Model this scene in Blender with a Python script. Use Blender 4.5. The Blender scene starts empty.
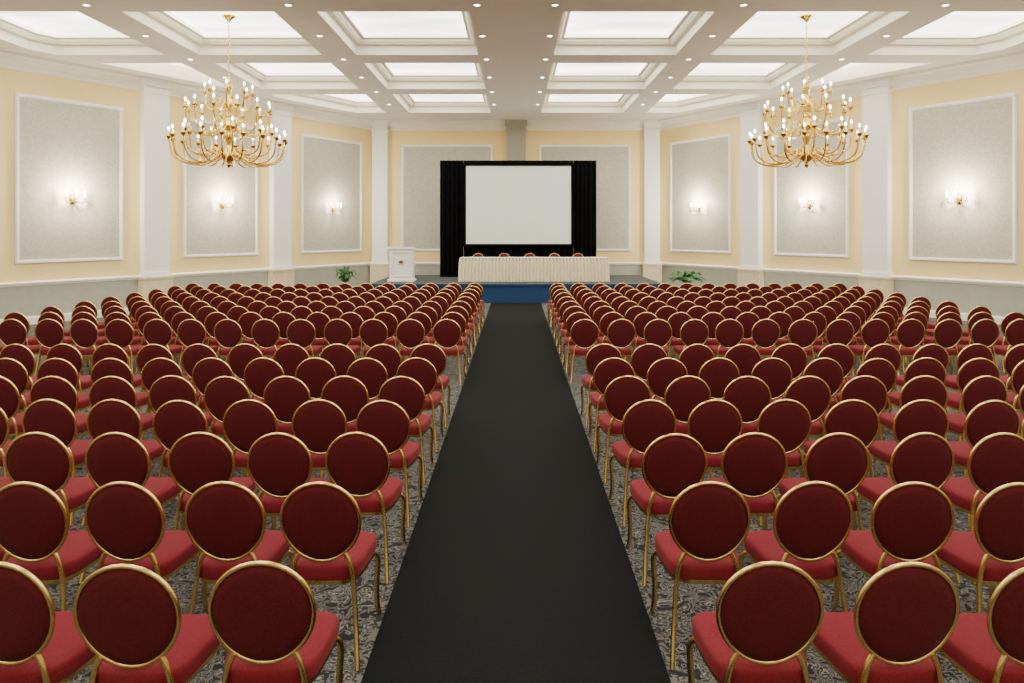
import bpy, math, random
from mathutils import Vector, Matrix
random.seed(7)
C = bpy.context.scene.collection
PI = math.pi
F = 700.0; H = 2.21; VX = 516.0; VY = 230.0

# ------------------------------------------------------------------ mesh builder
class MB:
    def __init__(s): s.v=[]; s.f=[]; s.m=[]; s.M=None; s.mi=0
    def add(s, vs, fs):
        o=len(s.v)
        for p in vs:
            p=Vector(p)
            if s.M is not None: p=s.M@p
            s.v.append(tuple(p))
        for f in fs:
            s.f.append(tuple(i+o for i in f)); s.m.append(s.mi)
        return s
    def box(s,x0,x1,y0,y1,z0,z1):
        vs=[(x0,y0,z0),(x1,y0,z0),(x1,y1,z0),(x0,y1,z0),(x0,y0,z1),(x1,y0,z1),(x1,y1,z1),(x0,y1,z1)]
        return s.add(vs,[(0,3,2,1),(4,5,6,7),(0,1,5,4),(1,2,6,5),(2,3,7,6),(3,0,4,7)])
    def bevbox(s,x0,x1,y0,y1,z0,z1,b):
        def ring(i,z):
            a=x0+i; c=x1-i; d=y0+i; e=y1-i
            return [(a+b,d,z),(c-b,d,z),(c,d+b,z),(c,e-b,z),(c-b,e,z),(a+b,e,z),(a,e-b,z),(a,d+b,z)]
        rs=[ring(b*.6,z0),ring(0,z0+b*.6),ring(0,z1-b*.6),ring(b*.6,z1)]
        return s.loft(rs)
    def loft(s,rings,cap=True,closed=True):
        n=len(rings[0]); vs=[p for r in rings for p in r]; fs=[]
        for k in range(len(rings)-1):
            for i in range(n if closed else n-1):
                j=(i+1)%n
                fs.append((k*n+i,k*n+j,(k+1)*n+j,(k+1)*n+i))
        if cap:
            fs.append(tuple(reversed(range(n)))); fs.append(tuple((len(rings)-1)*n+i for i in range(n)))
        return s.add(vs,fs)
    def lathe(s,prof,n=16,c=(0,0,0)):
        rings=[[(c[0]+r*math.cos(2*PI*i/n),c[1]+r*math.sin(2*PI*i/n),c[2]+z) for i in range(n)] for r,z in prof]
        return s.loft(rings)
    def tube(s,path,r,n=8,closed=False):
        P=[Vector(p) for p in path]; N=len(P); rings=[]; ref=None
        for i,p in enumerate(P):
            if closed: t=(P[(i+1)%N]-P[i-1]).normalized()
            else: t=(P[min(i+1,N-1)]-P[max(i-1,0)]).normalized()
            if ref is None:
                ref=Vector((0,0,1)) if abs(t.z)<.9 else Vector((1,0,0))
            a=(ref-t*ref.dot(t)).normalized(); b=t.cross(a); ref=a
            rr=r[i] if isinstance(r,(list,tuple)) else r
            rings.append([tuple(p+a*rr*math.cos(2*PI*k/n)+b*rr*math.sin(2*PI*k/n)) for k in range(n)])
        if closed: rings.append(rings[0]); return s.loft(rings,cap=False)
        return s.loft(rings)
    def build(s,name,mat,parent=None,smooth=False):
        me=bpy.data.meshes.new(name); me.from_pydata(s.v,[],s.f); me.update()
        mats=mat if isinstance(mat,(list,tuple)) else [mat]
        for m in mats: me.materials.append(m)
        for p,mi in zip(me.polygons,s.m):
            p.material_index=mi if mi<len(mats) else 0
            p.use_smooth=smooth
        if smooth:
            try: me.set_sharp_from_angle(angle=math.radians(50))
            except Exception: pass
        o=bpy.data.objects.new(name,me); C.objects.link(o)
        if parent is not None: o.parent=parent
        return o

def catmull(pts,sub=5):
    P=[Vector(p) for p in pts]; P=[2*P[0]-P[1]]+P+[2*P[-1]-P[-2]]; out=[]
    for i in range(1,len(P)-2):
        for k in range(sub):
            t=k/sub
            out.append(.5*((2*P[i])+(-P[i-1]+P[i+1])*t+(2*P[i-1]-5*P[i]+4*P[i+1]-P[i+2])*t*t+(-P[i-1]+3*P[i]-3*P[i+1]+P[i+2])*t**3))
    out.append(P[-2]); return out

def tag(o,label,cat,group=None,kind=None):
    o['label']=label; o['category']=cat
    if group: o['group']=group
    if kind: o['kind']=kind
    return o
def thing(name,label,cat,loc=(0,0,0),rz=0,group=None):
    o=bpy.data.objects.new(name,None); C.objects.link(o); o.location=loc; o.rotation_euler=(0,0,rz)
    return tag(o,label,cat,group)
def copy_tree(o,parent=None):
    c=o.copy(); C.objects.link(c); c.parent=parent
    for ch in list(o.children): copy_tree(ch,c)
    return c

# ------------------------------------------------------------------ materials
def newmat(name,col,rough=.6,metal=0,**kw):
    m=bpy.data.materials.new(name); m.use_nodes=True; nt=m.node_tree; b=nt.nodes['Principled BSDF']
    b.inputs['Base Color'].default_value=(*col,1); b.inputs['Roughness'].default_value=rough; b.inputs['Metallic'].default_value=metal
    if 'sheen' in kw:
        b.inputs['Sheen Weight'].default_value=kw['sheen']; b.inputs['Sheen Tint'].default_value=(*kw.get('tint',col),1)
    if 'emit' in kw:
        b.inputs['Emission Color'].default_value=(*kw.get('ecol',col),1); b.inputs['Emission Strength'].default_value=kw['emit']
    if 'spec' in kw: b.inputs['Specular IOR Level'].default_value=kw['spec']
    return m
def noisemat(name,c1,c2,scale,rough=.7,detail=3,dist=0,lo=.4,hi=.6,bump=0,const=False,**kw):
    m=newmat(name,c1,rough,**kw); nt=m.node_tree; b=nt.nodes['Principled BSDF']
    tc=nt.nodes.new('ShaderNodeTexCoord'); n=nt.nodes.new('ShaderNodeTexNoise')
    n.inputs['Scale'].default_value=scale; n.inputs['Detail'].default_value=detail; n.inputs['Distortion'].default_value=dist
    nt.links.new(tc.outputs['Object'],n.inputs['Vector'])
    r=nt.nodes.new('ShaderNodeValToRGB'); r.color_ramp.elements[0].position=lo; r.color_ramp.elements[1].position=hi
    r.color_ramp.elements[0].color=(*c1,1); r.color_ramp.elements[1].color=(*c2,1)
    if const: r.color_ramp.interpolation='CONSTANT'
    nt.links.new(n.outputs['Fac'],r.inputs['Fac']); nt.links.new(r.outputs['Color'],b.inputs['Base Color'])
    if bump:
        bp=nt.nodes.new('ShaderNodeBump'); bp.inputs['Strength'].default_value=bump; bp.inputs['Distance'].default_value=.01
        nt.links.new(n.outputs['Fac'],bp.inputs['Height']); nt.links.new(bp.outputs['Normal'],b.inputs['Normal'])
    return m
M={}
M['yellow']=noisemat('yellow_paint',(.96,.735,.32),(.97,.755,.35),3,.7)
M['white']=noisemat('white_paint',(.92,.925,.92),(.94,.945,.94),4,.5)
M['crown']=noisemat('cream_white_paint',(.92,.88,.78),(.94,.90,.81),4,.55)
M['plinth']=noisemat('stone_plinth',(.72,.59,.39),(.78,.65,.46),6,.5)
M['ceil']=noisemat('ceiling_plaster',(.82,.79,.745),(.845,.815,.77),2,.8)
M['cove']=newmat('coffer_moulding',(.94,.90,.77),.6)
M['covelight']=newmat('coffer_cove_light',(.95,.9,.75),.6,emit=2.2,ecol=(1,.90,.60))
M['wains']=noisemat('wainscot_paint',(.41,.415,.335),(.44,.445,.365),5,.6)
M['seat']=noisemat('red_fabric_lit_seat',(.150,.0060,.0125),(.205,.0115,.020),180,.85,sheen=.05,tint=(1,.5,.5),bump=.12,spec=.3)  # chair red as lit from the ceiling, brightness painted into the colour
M['back']=noisemat('red_fabric_shaded_back',(.078,.0042,.0065),(.115,.0075,.0105),180,.85,sheen=.03,tint=(1,.5,.5),bump=.12,spec=.3)  # darker copy of the seat red, shade on the upright backs painted in
M['gold']=newmat('brass_painted_steel',(.84,.61,.235),.27,1)
M['brass']=newmat('polished_brass',(.93,.69,.18),.20,1)
M['candle']=newmat('candle_sleeve',(.95,.9,.78),.5,emit=.6,ecol=(1,.86,.58))
M['bulb']=newmat('bulb_glass',(1,.9,.7),.3,emit=40,ecol=(1,.90,.70))
M['dl']=newmat('downlight_lens',(1,1,1),.3,emit=25,ecol=(1,.94,.82))
M['black']=noisemat('black_drape_cloth',(.002,.002,.0025),(.004,.004,.005),60,.95,spec=.1)
M['blackframe']=newmat('black_screen_border',(.002,.002,.002),.9,spec=.1)
M['screen']=newmat('screen_fabric',(.84,.89,.87),.7)
M['cream']=noisemat('cream_table_linen',(.88,.78,.57),(.93,.83,.63),12,.8)
M['linen']=newmat('white_table_linen',(.93,.90,.82),.8)
M['blue']=noisemat('blue_stage_carpet',(.006,.036,.115),(.012,.055,.155),50,.95)
M['stagetop']=noisemat('dark_grey_stage_carpet',(.05,.055,.06),(.07,.075,.08),40,.95)
M['lect']=newmat('white_lectern_paint',(.96,.95,.91),.4)
M['dark']=newmat('dark_wood',(.05,.03,.02),.4)
M['emb']=newmat('brown_emblem',(.25,.08,.035),.5)
M['leaf']=noisemat('green_leaf',(.03,.12,.03),(.07,.23,.06),20,.45)
M['pot']=newmat('terracotta_pot',(.35,.15,.07),.7)
M['pillar']=noisemat('taupe_pillar',(.36,.34,.29),(.42,.40,.34),30,.7)
M['metal']=newmat('grey_steel',(.4,.4,.4),.4,1)

def glow():     # acrylic ceiling panel lit from tubes hidden above
    m=newmat('light_panel_glow',(.9,.9,.9),.5,emit=4.6,ecol=(1,.98,.90)); nt=m.node_tree; b=nt.nodes['Principled BSDF']; L=nt.links
    tc=nt.nodes.new('ShaderNodeTexCoord'); mp=nt.nodes.new('ShaderNodeMapping'); mp.inputs['Scale'].default_value=(.35,1.6,1)
    n=nt.nodes.new('ShaderNodeTexNoise'); n.inputs['Scale'].default_value=1.0; n.inputs['Detail'].default_value=1
    L.new(tc.outputs['Object'],mp.inputs['Vector']); L.new(mp.outputs['Vector'],n.inputs['Vector'])
    mr=nt.nodes.new('ShaderNodeMapRange'); mr.inputs['From Min'].default_value=.35; mr.inputs['From Max'].default_value=.65
    mr.inputs['To Min'].default_value=3.5; mr.inputs['To Max'].default_value=6.2
    L.new(n.outputs['Fac'],mr.inputs['Value']); L.new(mr.outputs['Result'],b.inputs['Emission Strength'])
    return m
M['glow']=glow()
def carpet():
    m=newmat('patterned_carpet',(.3,.3,.3),.95,spec=.2); nt=m.node_tree; b=nt.nodes['Principled BSDF']; L=nt.links
    tc=nt.nodes.new('ShaderNodeTexCoord')
    n=nt.nodes.new('ShaderNodeTexNoise'); n.inputs['Scale'].default_value=9; n.inputs['Detail'].default_value=1.6; n.inputs['Distortion'].default_value=1.8
    L.new(tc.outputs['Object'],n.inputs['Vector'])
    r=nt.nodes.new('ShaderNodeValToRGB'); r.color_ramp.interpolation='CONSTANT'
    els=r.color_ramp.elements; els[0].position=0; els[0].color=(.024,.025,.030,1); els[1].position=.40; els[1].color=(.23,.21,.18,1)
    for p,c in ((.43,(.028,.029,.034,1)),(.465,(.085,.09,.10,1)),(.495,(.26,.235,.195,1)),(.525,(.03,.031,.036,1)),(.56,(.09,.095,.105,1)),(.585,(.21,.19,.16,1)),(.61,(.024,.025,.03,1))):
        e=els.new(p); e.color=c
    L.new(n.outputs['Fac'],r.inputs['Fac'])
    w=nt.nodes.new('ShaderNodeTexWave'); w.bands_direction='X'; w.inputs['Scale'].default_value=.62; w.inputs['Distortion'].default_value=.0
    L.new(tc.outputs['Object'],w.inputs['Vector'])
    k=nt.nodes.new('ShaderNodeTexNoise'); k.inputs['Scale'].default_value=14; k.inputs['Detail'].default_value=1; k.inputs['Distortion'].default_value=3
    L.new(tc.outputs['Object'],k.inputs['Vector'])
    kr=nt.nodes.new('ShaderNodeValToRGB'); kr.color_ramp.interpolation='CONSTANT'
    q=kr.color_ramp.elements; q[0].color=(.035,.036,.042,1); q[1].position=.5; q[1].color=(.17,.155,.13,1)
    L.new(k.outputs['Fac'],kr.inputs['Fac'])
    r2=nt.nodes.new('ShaderNodeValToRGB'); r2.color_ramp.interpolation='CONSTANT'
    q=r2.color_ramp.elements; q[0].position=0; q[0].color=(0,0,0,1); q[1].position=.93; q[1].color=(1,1,1,1)
    L.new(w.outputs['Fac'],r2.inputs['Fac'])
    mx=nt.nodes.new('ShaderNodeMix'); mx.data_type='RGBA'
    L.new(r2.outputs['Color'],mx.inputs['Factor']); L.new(r.outputs['Color'],mx.inputs['A']); L.new(kr.outputs['Color'],mx.inputs['B'])
    L.new(mx.outputs['Result'],b.inputs['Base Color'])
    return m
M['carpet']=carpet()
def runner():
    m=newmat('black_runner_carpet',(.008,.009,.009),.97,spec=.10); nt=m.node_tree; b=nt.nodes['Principled BSDF']; L=nt.links
    tc=nt.nodes.new('ShaderNodeTexCoord')
    w=nt.nodes.new('ShaderNodeTexWave'); w.bands_direction='Y'; w.inputs['Scale'].default_value=18; w.inputs['Distortion'].default_value=4; w.inputs['Detail'].default_value=4; w.inputs['Detail Scale'].default_value=6
    n=nt.nodes.new('ShaderNodeTexNoise'); n.inputs['Scale'].default_value=110; n.inputs['Detail'].default_value=4
    L.new(tc.outputs['Object'],w.inputs['Vector']); L.new(tc.outputs['Object'],n.inputs['Vector'])
    ad=nt.nodes.new('ShaderNodeMath'); ad.operation='MULTIPLY_ADD'; ad.inputs[1].default_value=.35; L.new(w.outputs['Fac'],ad.inputs[0]); L.new(n.outputs['Fac'],ad.inputs[2])
    r=nt.nodes.new('ShaderNodeValToRGB'); r.color_ramp.elements[0].position=.25; r.color_ramp.elements[1].position=1.0
    r.color_ramp.elements[0].color=(.0035,.004,.0041,1); r.color_ramp.elements[1].color=(.0135,.0145,.0145,1)
    L.new(ad.outputs[0],r.inputs['Fac']); L.new(r.outputs['Color'],b.inputs['Base Color'])
    bp=nt.nodes.new('ShaderNodeBump'); bp.inputs['Strength'].default_value=.4; bp.inputs['Distance'].default_value=.01
    L.new(n.outputs['Fac'],bp.inputs['Height']); L.new(bp.outputs['Normal'],b.inputs['Normal'])
    return m
M['runner']=runner()
def damask():
    m=newmat('damask_wallpaper',(.5,.5,.45),.5); nt=m.node_tree; b=nt.nodes['Principled BSDF']; L=nt.links
    tc=nt.nodes.new('ShaderNodeTexCoord')
    n=nt.nodes.new('ShaderNodeTexNoise'); n.inputs['Scale'].default_value=16; n.inputs['Detail'].default_value=1.0; n.inputs['Distortion'].default_value=1.8
    L.new(tc.outputs['Object'],n.inputs['Vector'])
    r=nt.nodes.new('ShaderNodeValToRGB'); r.color_ramp.elements[0].position=.45; r.color_ramp.elements[1].position=.55
    r.color_ramp.elements[0].color=(.465,.44,.36,1); r.color_ramp.elements[1].color=(.56,.535,.445,1)
    L.new(n.outputs['Fac'],r.inputs['Fac']); L.new(r.outputs['Color'],b.inputs['Base Color'])
    return m
M['damask']=damask()

# ------------------------------------------------------------------ room polygon (convex, counter-clockwise)
ZC=6.25
YB=25.9; XB=5.306; YK=13.0; XK=13.46; YF=-4.5
room=[(-XK,YF),(XK,YF),(XK,YK),(XB,YB),(-XB,YB),(-XK,YK)]
def halfplanes(poly):
    hp=[]
    for i in range(len(poly)):
        a=Vector(poly[i]); b=Vector(poly[(i+1)%len(poly)]); d=(b-a).normalized(); n=Vector((-d.y,d.x))
        hp.append((n,n.dot(a)))
    return hp
def clip(poly,n,c,inside=True):
    out=[]; s=1 if inside else -1
    for i in range(len(poly)):
        a=Vector(poly[i]); b=Vector(poly[(i+1)%len(poly)])
        da=s*(n.dot(a)-c); db=s*(n.dot(b)-c)
        if da>=0: out.append(tuple(a))
        if da*db<0: out.append(tuple(a+(b-a)*(da/(da-db))))
    return out
def area(p):
    return .5*sum(p[i][0]*p[(i+1)%len(p)][1]-p[(i+1)%len(p)][0]*p[i][1] for i in range(len(p))) if len(p)>2 else 0
def cleanp(p):
    out=[]
    for q in p:
        if not out or (Vector(q)-Vector(out[-1])).length>1e-4: out.append(q)
    if len(out)>1 and (Vector(out[0])-Vector(out[-1])).length<1e-4: out.pop()
    return out
def inset(poly,d):
    hp=halfplanes(poly); out=[(-50,-50),(50,-50),(50,50),(-50,50)]
    for n,c in hp: out=clip(out,n,c+d)
    return cleanp(out)

# floor
fl=MB().add([(x,y,0) for x,y in room],[tuple(range(6))]).build('floor',M['carpet']); fl['kind']='structure'

# ceiling with coffers
xs_pos=[(.87,3.68),(4.48,7.3),(8.1,10.9)]
xi=[(-b,-a) for a,b in reversed(xs_pos)]+xs_pos
yi=[(-2.9,.25),(1.05,4.2),(5.0,8.2),(9.0,12.15),(12.95,16.15),(16.95,20.05),(20.85,24.1)]
xb=sorted({-XK,XK}|{v for p in xi for v in p}); yb=sorted({YF,YB}|{v for p in yi for v in p})
hpR=halfplanes(room); hpI=halfplanes(inset(room,.75))
cm=MB(); panels=[]
def flat(poly,z,mb=cm):
    for n,c in hpR: 
        poly=clip(poly,n,c)
        if len(poly)<3: return
    poly=cleanp(poly)
    if area(poly)<1e-3: return
    mb.add([(x,y,z) for x,y in poly],[tuple(reversed(range(len(poly))))])
for i in range(len(xb)-1):
    for j in range(len(yb)-1):
        cell=[(xb[i],yb[j]),(xb[i+1],yb[j]),(xb[i+1],yb[j+1]),(xb[i],yb[j+1])]
        cof=(xb[i],xb[i+1]) in xi and (yb[j],yb[j+1]) in yi
        if not cof: flat(cell,ZC); continue
        inner=cell
        for n,c in hpI: inner=clip(inner,n,c)
        inner=cleanp(inner) if len(inner)>2 else []
        if not inner or area(inner)<1.2: flat(cell,ZC); continue
        rest=cell
        for n,c in hpI:
            o=clip(rest,n,c,False)
            if len(o)>2 and area(cleanp(o))>1e-3: flat(o,ZC)
            rest=clip(rest,n,c)
        P=inner; z=ZC
        steps=[(0,.22,1),(.10,0,1),(.05,.06,1),(0,.06,1),(.08,0,1),(0,.08,2)]
        Q=P
        for d,h,mi in steps:
            cm.mi=mi
            R=inset(Q,d) if d else Q
            if len(R)!=len(Q): R=Q
            k=min(range(len(R)),key=lambda a:(Vector(R[a])-Vector(Q[0])).length)
            R=R[k:]+R[:k]
            n_=len(Q)
            cm.add([(x,y,z) for x,y in Q]+[(x,y,z+h) for x,y in R],[(a,(a+1)%n_,n_+(a+1)%n_,n_+a) for a in range(n_)])
            Q=R; z+=h
        cm.mi=0
        panels.append((Q,z))
ceiling=cm.build('ceiling',[M['ceil'],M['cove'],M['covelight']]); ceiling['kind']='structure'
for Q,z in panels:
    MB().add([(x,y,z) for x,y in Q],[tuple(reversed(range(len(Q))))]).build('light_panel',M['glow'],ceiling)

# ------------------------------------------------------------------ walls
RAIL=.97; PB=1.50; PT=5.30
def frame(A,B):
    A=Vector((*A,0)); B=Vector((*B,0)); d=(B-A).normalized(); n=Vector((-d.y,d.x,0))
    cen=Vector((0,10,0))
    if n.dot(cen-A)<0: n=-n
    return Matrix(((d.x,n.x,0,A.x),(d.y,n.y,0,A.y),(0,0,1,0),(0,0,0,1))),(B-A).length
def wall(name,segs):
    up=MB()
    for A,B,_,_ in segs:
        m,L=frame(A,B); up.M=m
        up.mi=0; up.add([(0,0,RAIL),(L,0,RAIL),(L,0,ZC),(0,0,ZC)],[(0,1,2,3)])
        up.mi=1; up.add([(0,0,0),(L,0,0),(L,0,RAIL),(0,0,RAIL)],[(0,1,2,3)])
    w=up.build(name,[M['yellow'],M['wains']]); w['kind']='structure'
    cr=MB(); rl=MB(); bs=MB()
    for A,B,_,_ in segs:
        m,L=frame(A,B)
        for q in (cr,rl,bs): q.M=m
        prof=[(0,ZC-.36),(.03,ZC-.36),(.04,ZC-.30),(.07,ZC-.29),(.08,ZC-.22),(.16,ZC-.10),(.22,ZC-.07),(.24,ZC-.002),(0,ZC-.002)]
        cr.loft([[(0,y,z) for y,z in prof],[(L,y,z) for y,z in prof]])
        prof=[(0,RAIL-.07),(.02,RAIL-.06),(.03,RAIL-.02),(.055,RAIL-.01),(.055,RAIL+.02),(.02,RAIL+.04),(0,RAIL+.05)]
        rl.loft([[(0,y,z) for y,z in prof],[(L,y,z) for y,z in prof]])
        prof=[(0,0.002),(.03,0.002),(.03,.16),(.015,.19),(0,.19)]
        bs.loft([[(0,y,z) for y,z in prof],[(L,y,z) for y,z in prof]])
    cr.build('crown_moulding',M['crown'],w); rl.build('chair_rail',M['crown'],w); bs.build('skirting',M['crown'],w)
    for A,B,pans,pils in segs:
        m,L=frame(A,B)
        for (u0,u1) in pans:
            u0+=.06; u1-=.06
            a=MB(); a.M=m; a.box(u0,u1,0,.015,PB,PT); a.build('wallpaper_panel',M['damask'],w)
            a=MB(); a.M=m; t=.07
            def fr(i,wd,y1):
                a.box(u0-t+i,u0-t+i+wd,.0,y1,PB-t+i,PT+t-i); a.box(u1+t-i-wd,u1+t-i,.0,y1,PB-t+i,PT+t-i)
                a.box(u0-t+i+wd,u1+t-i-wd,.0,y1,PB-t+i,PB-t+i+wd); a.box(u0-t+i+wd,u1+t-i-wd,.0,y1,PT+t-i-wd,PT+t-i)
            fr(0,.085,.03); fr(.02,.04,.05)
            a.build('panel_moulding',M['white'],w)
        for (u0,u1,proj,mt) in pils:
            a=MB(); a.M=m
            a.box(u0,u1,0,proj,RAIL,ZC-.01)
            a.box(u0-.03,u1+.03,0,proj+.03,ZC-.40,ZC-.34); a.box(u0-.05,u1+.05,0,proj+.06,ZC-.22,ZC-.01)
            a.box(u0-.03,u1+.03,0,proj+.03,RAIL,RAIL+.10)
            a.build('pilaster',mt,w)
            a=MB(); a.M=m; a.box(u0-.06,u1+.06,0,proj+.06,.002,RAIL); a.box(u0-.085,u1+.085,0,proj+.085,RAIL-.06,RAIL-.001); a.box(u0-.085,u1+.085,0,proj+.085,.001,.2)
            a.build('pilaster_plinth',M['plinth'],w)
    return w
WL=math.hypot(XK-XB,YB-YK)
def u_of(px):
    D=21.68/((VX-px)/F+.632); return (YB-D)/(YB-YK)*WL
angp=[(u_of(361),u_of(301)),(u_of(257),u_of(183)),(u_of(122),u_of(15))]
pil=[(u_of(288)+.03,u_of(272)+.1,.20,M['white']),(u_of(166)+.02,u_of(143)+.08,.20,M['white'])]
sideL=[(1.2,4.0),(5.6,8.4),(10.0,12.8)]; sidepil=[(4.5,5.1,.22,M['white']),(8.9,9.5,.22,M['white'])]
wL=wall('wall_left',[((-XB,YB),(-XK,YK),angp,pil),((-XK,YK),(-XK,YF),sideL,sidepil)])
wR=wall('wall_right',[((XB,YB),(XK,YK),angp,pil),((XK,YK),(XK,YF),sideL,sidepil)])
bw=2*XB
wB=wall('wall_back',[((-XB,YB),(XB,YB),[(XB-4.22,XB-.86),(XB+.86,XB+4.22)],[(.02,.58,.2,M['white']),(bw-.58,bw-.02,.2,M['white']),(XB-.36,XB+.36,.2,M['pillar'])])])
wF=wall('wall_front',[((-XK,YF),(XK,YF),[(2,5),(7,10),(17,20),(22,25)],[])])

# ------------------------------------------------------------------ stage, runner
ST=.575; SY=21.2; EP=.003
st=thing('stage','low stage platform with blue carpeted front below the head table','stage',(0,SY,0))
s=MB(); s.box(-4.45,4.45,0.012,4.2,ST-.05,ST); s.build('stage_top',M['stagetop'],st)
s=MB(); s.box(-4.43,4.43,.02,4.18,.002,ST-.05); s.build('stage_skirt',M['blue'],st)
s=MB(); s.box(-4.46,4.46,-.012,.0115,ST-.06,ST); s.build('stage_edge_trim',M['blue'],st)
r=MB(); r.bevbox(-.755,.755,.2,SY-.03,.001,.010,.004)
tag(r.build('aisle_runner',M['runner']),'long black carpet runner down the centre aisle to the stage','carpet runner')

# ------------------------------------------------------------------ banquet chair
def seat_ring(sc,z,n=36):
    out=[]
    for i in range(n):
        t=2*PI*i/n; c=math.cos(t); s_=math.sin(t); e=.45
        x=math.copysign(abs(c)**e,c); y=math.copysign(abs(s_)**e,s_)
        w=.203+.022*y
        out.append((x*w*sc,(y*.222)*sc+.01,z))
    return out
TIL=math.radians(9)
up=Vector((0,-math.sin(TIL),math.cos(TIL))); nb=Vector((0,-math.cos(TIL),-math.sin(TIL)))
cen=Vector((0,-.232,.722))
def bp(a,rx,rz,off):
    s_=math.sin(a); k=1+.055*s_-.02*s_*s_
    return tuple(cen+Vector((1,0,0))*(rx*k*math.cos(a))+up*(rz*s_)+nb*off)
def chair_parts():
    P=[]
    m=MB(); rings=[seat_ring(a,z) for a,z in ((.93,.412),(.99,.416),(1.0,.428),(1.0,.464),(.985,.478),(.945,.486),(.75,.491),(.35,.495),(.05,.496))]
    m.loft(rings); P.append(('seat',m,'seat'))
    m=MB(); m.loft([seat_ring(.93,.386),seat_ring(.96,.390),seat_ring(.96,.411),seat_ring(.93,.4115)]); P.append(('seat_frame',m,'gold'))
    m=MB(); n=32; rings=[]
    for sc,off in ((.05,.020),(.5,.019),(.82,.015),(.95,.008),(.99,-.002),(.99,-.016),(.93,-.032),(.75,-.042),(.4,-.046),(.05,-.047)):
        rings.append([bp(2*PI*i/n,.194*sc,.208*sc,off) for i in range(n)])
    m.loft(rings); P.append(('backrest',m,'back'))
    m=MB(); m.tube([bp(2*PI*i/36,.199,.213,0) for i in range(36)],.0098,8,True); P.append(('back_frame',m,'gold'))
    for s_ in (-1,1):
        a=math.radians(-52); q=bp(a,.199,.213,0)
        m=MB(); m.tube(catmull([(s_*abs(q[0]),q[1],q[2]),(s_*.142,-.205,.50),(s_*.160,-.205,.40),(s_*.180,-.235,.2),(s_*.200,-.29,.004)],5),.0130,8); P.append(('leg',m,'gold'))
        m=MB(); m.tube(catmull([(s_*.165,.150,.395),(s_*.192,.185,.375),(s_*.207,.207,.32),(s_*.200,.205,.18),(s_*.201,.215,.07),(s_*.212,.238,.004)],4),[.0150]*18+[.0120]*3,8); P.append(('leg',m,'gold'))
    return P
CP=chair_parts()
def make_chair():
    t=thing('banquet_chair','x','chair')
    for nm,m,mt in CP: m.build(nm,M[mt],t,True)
    return t
proto=make_chair()
CO=.255
rows=[]
for i in range(7): rows.append(('near',i,2.685+i*.857))
for i in range(9): rows.append(('far',i,10.0+i*.85))
spots=[]
for blk,i,D in rows:
    for c in range(14):
        for sd in (-1,1):
            X=.99+c*.52
            if blk=='near':
                if i==0: X=.995+c*(.485 if sd<0 else .510)
                elif i==1: X=.99+c*(.498 if sd<0 else .515)
                else: X=.985+c*(.510 if sd<0 else .520)
            off=516 if sd<0 else 508
            if (X-.25)*F/(D+.55)>off+4: continue
            spots.append((D,X,sd,blk,i,c))
spots.sort(key=lambda s:(s[0],s[1]))
ORD=['first','second','third','fourth','fifth','sixth','seventh','eighth','ninth','tenth','eleventh','twelfth','thirteenth','fourteenth']
GR='rows of red banquet chairs facing the stage'
used=False
def lab(sd,blk,i,c):
    side='left' if sd<0 else 'right'
    rw='nearest row' if i==0 else ORD[i]+' nearest row'
    cc='beside the black runner' if c==0 else ORD[c]+' from the black runner'
    return f'red round-backed chair in {blk} {side} block, {rw}, {cc}'
stuff=MB()
for k,(D,X,sd,blk,i,c) in enumerate(spots):
    rnd=random.Random(k*13+5)
    x=sd*X+rnd.uniform(-.012,.012); y=D+CO+rnd.uniform(-.02,.02); rz=rnd.uniform(-.05,.05)
    if k<295:
        o=proto if not used else copy_tree(proto); used=True
        o.location=(x,y,0); o.rotation_euler=(0,0,rz); o['label']=lab(sd,blk,i,c); o['category']='chair'; o['group']=GR
    else:
        stuff.M=Matrix.Translation((x,y,0))@Matrix.Rotation(rz,4,'Z')
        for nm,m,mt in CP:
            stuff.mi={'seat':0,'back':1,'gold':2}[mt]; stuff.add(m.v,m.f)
if stuff.v:
    tag(stuff.build('banquet_chair_rows',[M['seat'],M['back'],M['gold']],None,True),'furthest rows of red round-backed chairs in front of the stage','chairs',None,'stuff')

# ------------------------------------------------------------------ head table on the stage
TX0,TX1=-1.77,2.90; TY=22.05; TH=.74
t=thing('head_table','long trestle table on the stage under a cream pleated cloth','table',((TX0+TX1)/2,TY+.38,ST+EP))
hw=(TX1-TX0)/2
m=MB(); m.bevbox(-hw+.02,hw-.02,-.35,.35,TH-.035,TH-.004,.01); m.build('tabletop',M['dark'],t)
for lx in (-hw+.2,hw-.2):
    for ly in (-.28,.28):
        m=MB(); m.tube([(lx,ly,.0),(lx,ly,TH-.036)],.016,8); m.build('leg',M['metal'],t,True)
t=thing('tablecloth','cream pleated cloth draped over the long head table on stage','tablecloth',((TX0+TX1)/2,TY+.38,ST+EP))
m=MB(); m.bevbox(-hw-.005,hw+.005,-.385,.385,TH-.003,TH+.012,.006); m.build('cloth_top',M['linen'],t)
m=MB(); path=[]
def pleat(a,b,n):
    a=Vector(a); b=Vector(b); d=(b-a); nn=Vector((d.y,-d.x)).normalized()
    pts=[]
    for i in range(n*6):
        u=i/(n*6); pts.append(a+d*u+nn*(.036*math.sin(2*PI*n*u)))
    return pts
path=pleat((-hw,-.38),(hw,-.38),44)+pleat((hw,-.38),(hw,.38),7)+pleat((hw,.38),(-hw,.38),44)+pleat((-hw,.38),(-hw,-.38),7)
def sk(z,e):
    return [(p.x*(1+e*.01),p.y*(1+e*.03),z) for p in path]
m.loft([sk(.006,1),sk(.3,.6),sk(.6,.2),[(p.x*.995,p.y*.96,TH-.002) for p in path]],cap=False); m.build('pleated_skirt',M['cream'],t,True)

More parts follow.
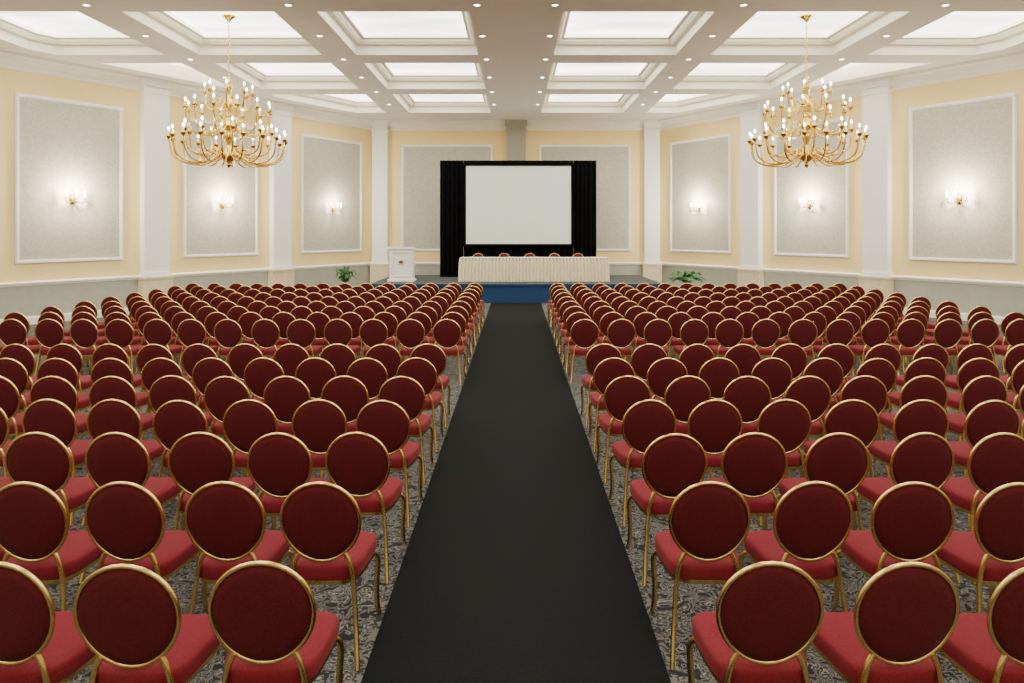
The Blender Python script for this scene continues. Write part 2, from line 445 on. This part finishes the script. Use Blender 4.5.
names=['leftmost','second from left','middle','fourth from left','rightmost']
for i,px in enumerate((478,504,530,554,578)):
    D=23.18; o=copy_tree(proto); o.location=((px-VX)*(D+.25)/F,D,ST+EP); o.rotation_euler=(0,0,PI+random.uniform(-.05,.05)); o.scale=(.97,.97,.91)
    o['label']=f'red round-backed chair on stage behind head table, {names[i]} of five'; o['category']='chair'; o['group']='chairs behind the head table'

# ------------------------------------------------------------------ screen + drapes
SCY=24.2
def sx(px): return (px-VX)*SCY/F
def sz(py): return H-(py-VY)*SCY/F
t=thing('projection_screen','large white projection screen with black border above the stage','screen',(sx(518.5),SCY,ST+EP))
w2=(sx(571)-sx(466))/2; z0=sz(244)-ST; z1=sz(166)-ST
m=MB(); m.box(-w2,w2,0,.012,z0,z1); m.build('screen_surface',M['screen'],t)
m=MB(); b=.09
m.box(-w2-b,-w2,-.02,.03,z0-b,z1+b); m.box(w2,w2+b,-.02,.03,z0-b,z1+b); m.box(-w2,w2,-.02,.03,z0-b,z0); m.box(-w2,w2,-.02,.03,z1,z1+b)
m.build('screen_border',M['blackframe'],t)
for s_ in (-1,1):
    m=MB(); m.box(s_*(w2+.05)-.03,s_*(w2+.05)+.03,.03,.07,0,z1); m.box(s_*(w2+.05)-.03,s_*(w2+.05)+.03,-.10,.09,0,.04); m.build('support_leg',M['blackframe'],t)
def drape(label,px0,px1,za,zb,n,y,amp=.05):
    x0=sx(px0); x1=sx(px1); L=x1-x0; N=n*6
    ph=[random.uniform(-.6,.6) for _ in range(N+1)]
    def row(z,sc):
        f=[]; bk=[]
        for i in range(N+1):
            u=i/N; d=amp*sc*math.sin(2*PI*n*u+ph[i]*.4)
            f.append((x0+L*u,y-.03+d,z)); bk.append((x0+L*u,y+.0+d,z))
        return f+bk[::-1]
    m=MB(); zz=[za,za+(zb-za)*.3,za+(zb-za)*.7,zb]
    m.loft([row(z,s_) for z,s_ in zip(zz,(1.15,1,.9,.7))])
    o=m.build('stage_drape',M['black'],None,True); return tag(o,label,'drape','black drapes around the projection screen')
ztop=sz(160)
drape('tall black pleated drape left of the projection screen',439.5,463,ST+EP,ztop,5,SCY+.20)
drape('tall black pleated drape right of the projection screen',574,597,ST+EP,ztop,5,SCY+.20)
drape('low black drape hanging under the projection screen',463.3,573.7,ST+EP,sz(243),16,SCY+.20)
drape('narrow black drape strip along the top of the projection screen',463.3,573.7,sz(170),ztop,16,SCY+.20,.03)
# ------------------------------------------------------------------ lectern
D=22.3; t=thing('lectern','white lectern with small brown emblem at left end of stage','lectern',(-3.63,D,ST+EP))
m=MB(); m.bevbox(-.42,.42,-.27,.25,.0,.08,.012); m.build('base',M['lect'],t)
m=MB(); m.bevbox(-.37,.37,-.22,.20,.081,1.02,.012); m.build('body',M['lect'],t)
m=MB()
for x0,x1,zz0,zz1 in ((-.30,.30,.15,.20),(-.30,.30,.91,.96),(-.30,-.25,.20,.91),(.25,.30,.20,.91)):
    m.box(x0,x1,-.250,-.2201,zz0,zz1)
m.build('front_moulding',M['white'],t)
m=MB(); m.loft([[(-.42,-.27,1.021),(.42,-.27,1.021),(.42,.24,1.021),(-.42,.24,1.021)],[(-.42,-.27,1.10),(.42,-.27,1.10),(.42,.24,1.05),(-.42,.24,1.05)]]); m.build('reading_top',M['lect'],t)
m=MB(); n=20
def disc(rx,rz,y0,y1,zc):
    m.loft([[(rx*math.cos(2*PI*i/n),y0,zc+rz*math.sin(2*PI*i/n)) for i in range(n)],[(rx*math.cos(2*PI*i/n),y1,zc+rz*math.sin(2*PI*i/n)) for i in range(n)]])
disc(.075,.055,-.2203,-.230,.62)
m.box(-.10,.10,-.228,-.2202,.53,.545)
m.build('emblem',M['emb'],t)

# ------------------------------------------------------------------ potted plants
def plant(label,x,y,hh,spread,n,seed):
    rn=random.Random(seed)
    t=thing('potted_plant',label,'plant',(x,y,0))
    ph=.38
    m=MB(); m.lathe([(.13,0),(.15,.01),(.20,ph-.06),(.22,ph-.06),(.22,ph),(.19,ph),(.18,ph-.04),(.01,ph-.04)],20); m.build('pot',M['pot'],t,True)
    m=MB()
    for i in range(n):
        a=rn.uniform(0,2*PI); le=rn.uniform(.4,1); out=spread*le; top=ph+(hh-ph)*rn.uniform(.5,1)
        p=catmull([(0,0,ph-.05),(.25*out*math.cos(a),.25*out*math.sin(a),ph+.65*(top-ph)),(.65*out*math.cos(a),.65*out*math.sin(a),top),(out*math.cos(a),out*math.sin(a),top-.10)],5)
        m.tube(p,.005,4)
        for q in range(3,len(p)-1,1):
            for s_ in (-1,1):
                d=(p[q+1]-p[q]).normalized(); sd=Vector((-math.sin(a),math.cos(a),0))*s_
                L=.15*(1-.4*q/len(p)); tip=p[q]+sd*L+d*L*.6+Vector((0,0,rn.uniform(-.05,.03))); mid=p[q]+sd*L*.5+d*L*.25+Vector((0,0,.01))
                w=d*.026
                m.add([p[q],mid+w,tip,mid-w],[(0,1,2,3)])
    m.build('foliage',M['leaf'],t)
plant('slender green potted plant on the floor left of the lectern',-5.62,23.0,1.0,.38,12,5)
plant('wide bushy green potted plant right of the stage',5.60,23.0,.86,.66,58,9)

# ------------------------------------------------------------------ chandeliers
def make_chandelier():
    t=thing('chandelier','x','chandelier')
    m=MB(); m.lathe([(.02,-.0),(.14,-.0),(.14,-.02),(.10,-.05),(.05,-.09),(.02,-.13),(.01,-.14)][::-1],20,(0,0,6.665)); m.build('ceiling_canopy',M['brass'],t,True)
    m=MB(); z=5.48; k=0
    while z<6.50:
        h=.075; pts=[]
        for i in range(12):
            a=2*PI*i/12; q=.020*math.cos(a); 
            pts.append((q if k%2 else 0,0 if k%2 else q,z+h/2+h*.62*math.sin(a)))
        m.tube(pts,.007,6,True); z+=h; k+=1
    m.build('chain',M['brass'],t,True)
    m=MB(); prof=[(.005,3.50),(.03,3.52),(.05,3.56),(.025,3.60),(.06,3.63),(.14,3.68),(.18,3.74),(.17,3.80),(.09,3.86),(.06,3.92),(.05,4.00),(.08,4.06),(.12,4.15),(.10,4.24),(.08,4.28),(.13,4.34),(.14,4.38),(.10,4.43),(.06,4.48),(.05,4.55),(.07,4.62),(.10,4.70),(.08,4.77),(.11,4.82),(.10,4.86),(.06,4.91),(.04,4.97),(.04,5.08),(.07,5.15),(.08,5.22),(.05,5.31),(.02,5.42),(.012,5.50)]
    m.lathe(prof,20); m.build('stem',M['brass'],t,True)
    def arm(rh,zh,rt,zt,dip,n,a0,scroll=True):
        w=rt-rh
        m=MB(); p=catmull([(rh,0,zh),(rh+.15*w,0,zh-dip*.35),(rh+.42*w,0,zh-dip*.95),(rh+.72*w,0,zh-dip*.9),(rh+.93*w,0,zh-dip*.15),(rt,0,zt)],4)
        m.tube(p,.0175,6)
        if scroll:
            sc=catmull([(rh+.05*w,0,zh+.02),(rh+.16*w,0,zh+.10),(rh+.30*w,0,zh+.07),(rh+.36*w,0,zh-.04),(rh+.34*w,0,zh-dip*.8)],4); m.tube(sc,.010,5)
        ar=m.build('arm',M['brass'],t,True)
        m=MB(); m.lathe([(.01,zt-.05),(.03,zt-.035),(.055,zt-.005),(.062,zt+.02),(.03,zt+.02),(.022,zt+.05),(.01,zt+.05)],10,(rt,0,0)); m.build('drip_cup',M['brass'],ar,True)
        m=MB(); m.lathe([(.013,zt+.05),(.015,zt+.05),(.015,zt+.135),(.005,zt+.14)],8,(rt,0,0)); m.build('candle',M['candle'],ar,True)
        m=MB(); m.lathe([(.004,zt+.137),(.017,zt+.15),(.021,zt+.168),(.014,zt+.19),(.003,zt+.21)],8,(rt,0,0)); m.build('bulb',M['bulb'],ar,True)
        ar.rotation_euler=(0,0,a0)
        for i in range(1,n):
            c=copy_tree(ar,t); c.rotation_euler=(0,0,a0+2*PI*i/n)
    arm(.16,3.78,1.12,4.08,.20,18,.1)
    arm(.12,3.92,.84,4.24,.16,9,.3,False)
    arm(.13,4.36,.82,4.68,.18,12,.05)
    arm(.09,4.83,.46,5.04,.14,8,.3)
    return t
ch=make_chandelier(); ch.location=(-5.97,14.55,0)
ch['label']='brass candle chandelier hanging over the left block of chairs'; ch['group']='pair of brass chandeliers'
c2=copy_tree(ch); c2.location=(6.04,14.55,0); c2['label']='brass candle chandelier hanging over the right block of chairs'

# ------------------------------------------------------------------ wall sconces
def make_sconce():
    t=thing('wall_sconce','x','wall light')
    m=MB(); n=20
    m.loft([[(.07*s_*math.cos(2*PI*i/n),y,.13*s_*math.sin(2*PI*i/n)) for i in range(n)] for s_,y in ((1,0),(1,.012),(.7,.03),(.3,.04),(.05,.045))]); m.build('backplate',M['brass'],t,True)
    for s_ in (-1,0,1):
        m=MB(); ex=.22*s_; ey=.16 if s_ else .22
        m.tube(catmull([(0,.03,-.02),(ex*.4,.10,-.09),(ex*.9,ey,-.07),(ex,ey,.02)],5),.012,6); ar=m.build('arm',M['brass'],t,True)
        m=MB(); m.lathe([(.01,.01),(.045,.025),(.045,.035),(.015,.035)],10,(ex,ey,0)); m.build('drip_cup',M['brass'],ar,True)
        m=MB(); m.lathe([(.012,.035),(.014,.035),(.014,.10),(.004,.105)],8,(ex,ey,0)); m.build('candle',M['candle'],ar,True)
        m=MB(); m.lathe([(.004,.102),(.020,.12),(.024,.14),(.015,.17),(.004,.195)],8,(ex,ey,0)); m.build('bulb',M['bulb'],ar,True)
    return t
sp=make_sconce(); first=True
for side,nm in ((-1,'left'),(1,'right')):
    m,L=frame((side*XB,YB),(side*XK,YK))
    for (u0,u1),wh in zip(angp,('furthest','middle','nearest')):
        p=m@Vector(((u0+u1)/2,.016,2.96)); nrm=(m.to_3x3()@Vector((0,1,0)))
        o=sp if first else copy_tree(sp); first=False
        o.location=p; o.rotation_euler=(0,0,math.atan2(-nrm.x,nrm.y))
        o['label']=f'brass candle wall light on the {wh} grey panel of the {nm} wall'; o['group']='wall lights on grey panels'
        ld=bpy.data.lights.new('sconce_glow','POINT'); ld.energy=95; ld.color=(1,.90,.70); ld.shadow_soft_size=.08
        lo=bpy.data.objects.new('sconce_glow',ld); C.objects.link(lo); lo.parent=o; lo.location=(0,.34,.18)

# ------------------------------------------------------------------ recessed downlights
def make_dl():
    t=thing('downlight','x','downlight')
    m=MB(); m.lathe([(.058,0),(.075,-.001),(.078,-.010),(.06,-.014),(.052,-.006),(.052,0)],16); m.build('trim_ring',M['white'],t,True)
    m=MB(); m.lathe([(.001,-.003),(.054,-.003),(.054,-.001),(.001,-.001)],16); m.build('lens',M['dl'],t)
    return t
dp=make_dl(); first=True
ys=[12.55,14.55,16.55,18.5,20.45,22.5]
files=[(-.70,'left edge of the centre beam'),(.70,'right edge of the centre beam'),(-4.08,'first beam left of centre'),(4.08,'first beam right of centre'),(-7.70,'second beam left of centre'),(7.70,'second beam right of centre')]
for X,fn in files:
    for i,y in enumerate(ys):
        if abs(X)>7 and y>19: continue
        o=dp if first else copy_tree(dp); first=False
        o.location=(X,y,ZC-.001); 
        o['label']=f'small recessed ceiling downlight on the {fn}, {"nearest" if i==0 else ORD[i]+" nearest"} to camera'; o['group']='recessed downlights in the ceiling beams'

# ------------------------------------------------------------------ world + camera
w=bpy.data.worlds.new('world'); bpy.context.scene.world=w; w.use_nodes=True
w.node_tree.nodes['Background'].inputs[0].default_value=(1,.95,.88,1); w.node_tree.nodes['Background'].inputs[1].default_value=.02
cd=bpy.data.cameras.new('camera'); cam=bpy.data.objects.new('camera',cd); C.objects.link(cam)
cam.location=(0,0,H); cam.rotation_euler=(PI/2,0,0)
cd.sensor_width=36; cd.sensor_fit='HORIZONTAL'; cd.lens=36*F/1024
cd.shift_y=-(341.5-VY)/1024; cd.shift_x=-(VX-512)/1024
cd.clip_end=200
bpy.context.scene.camera=cam
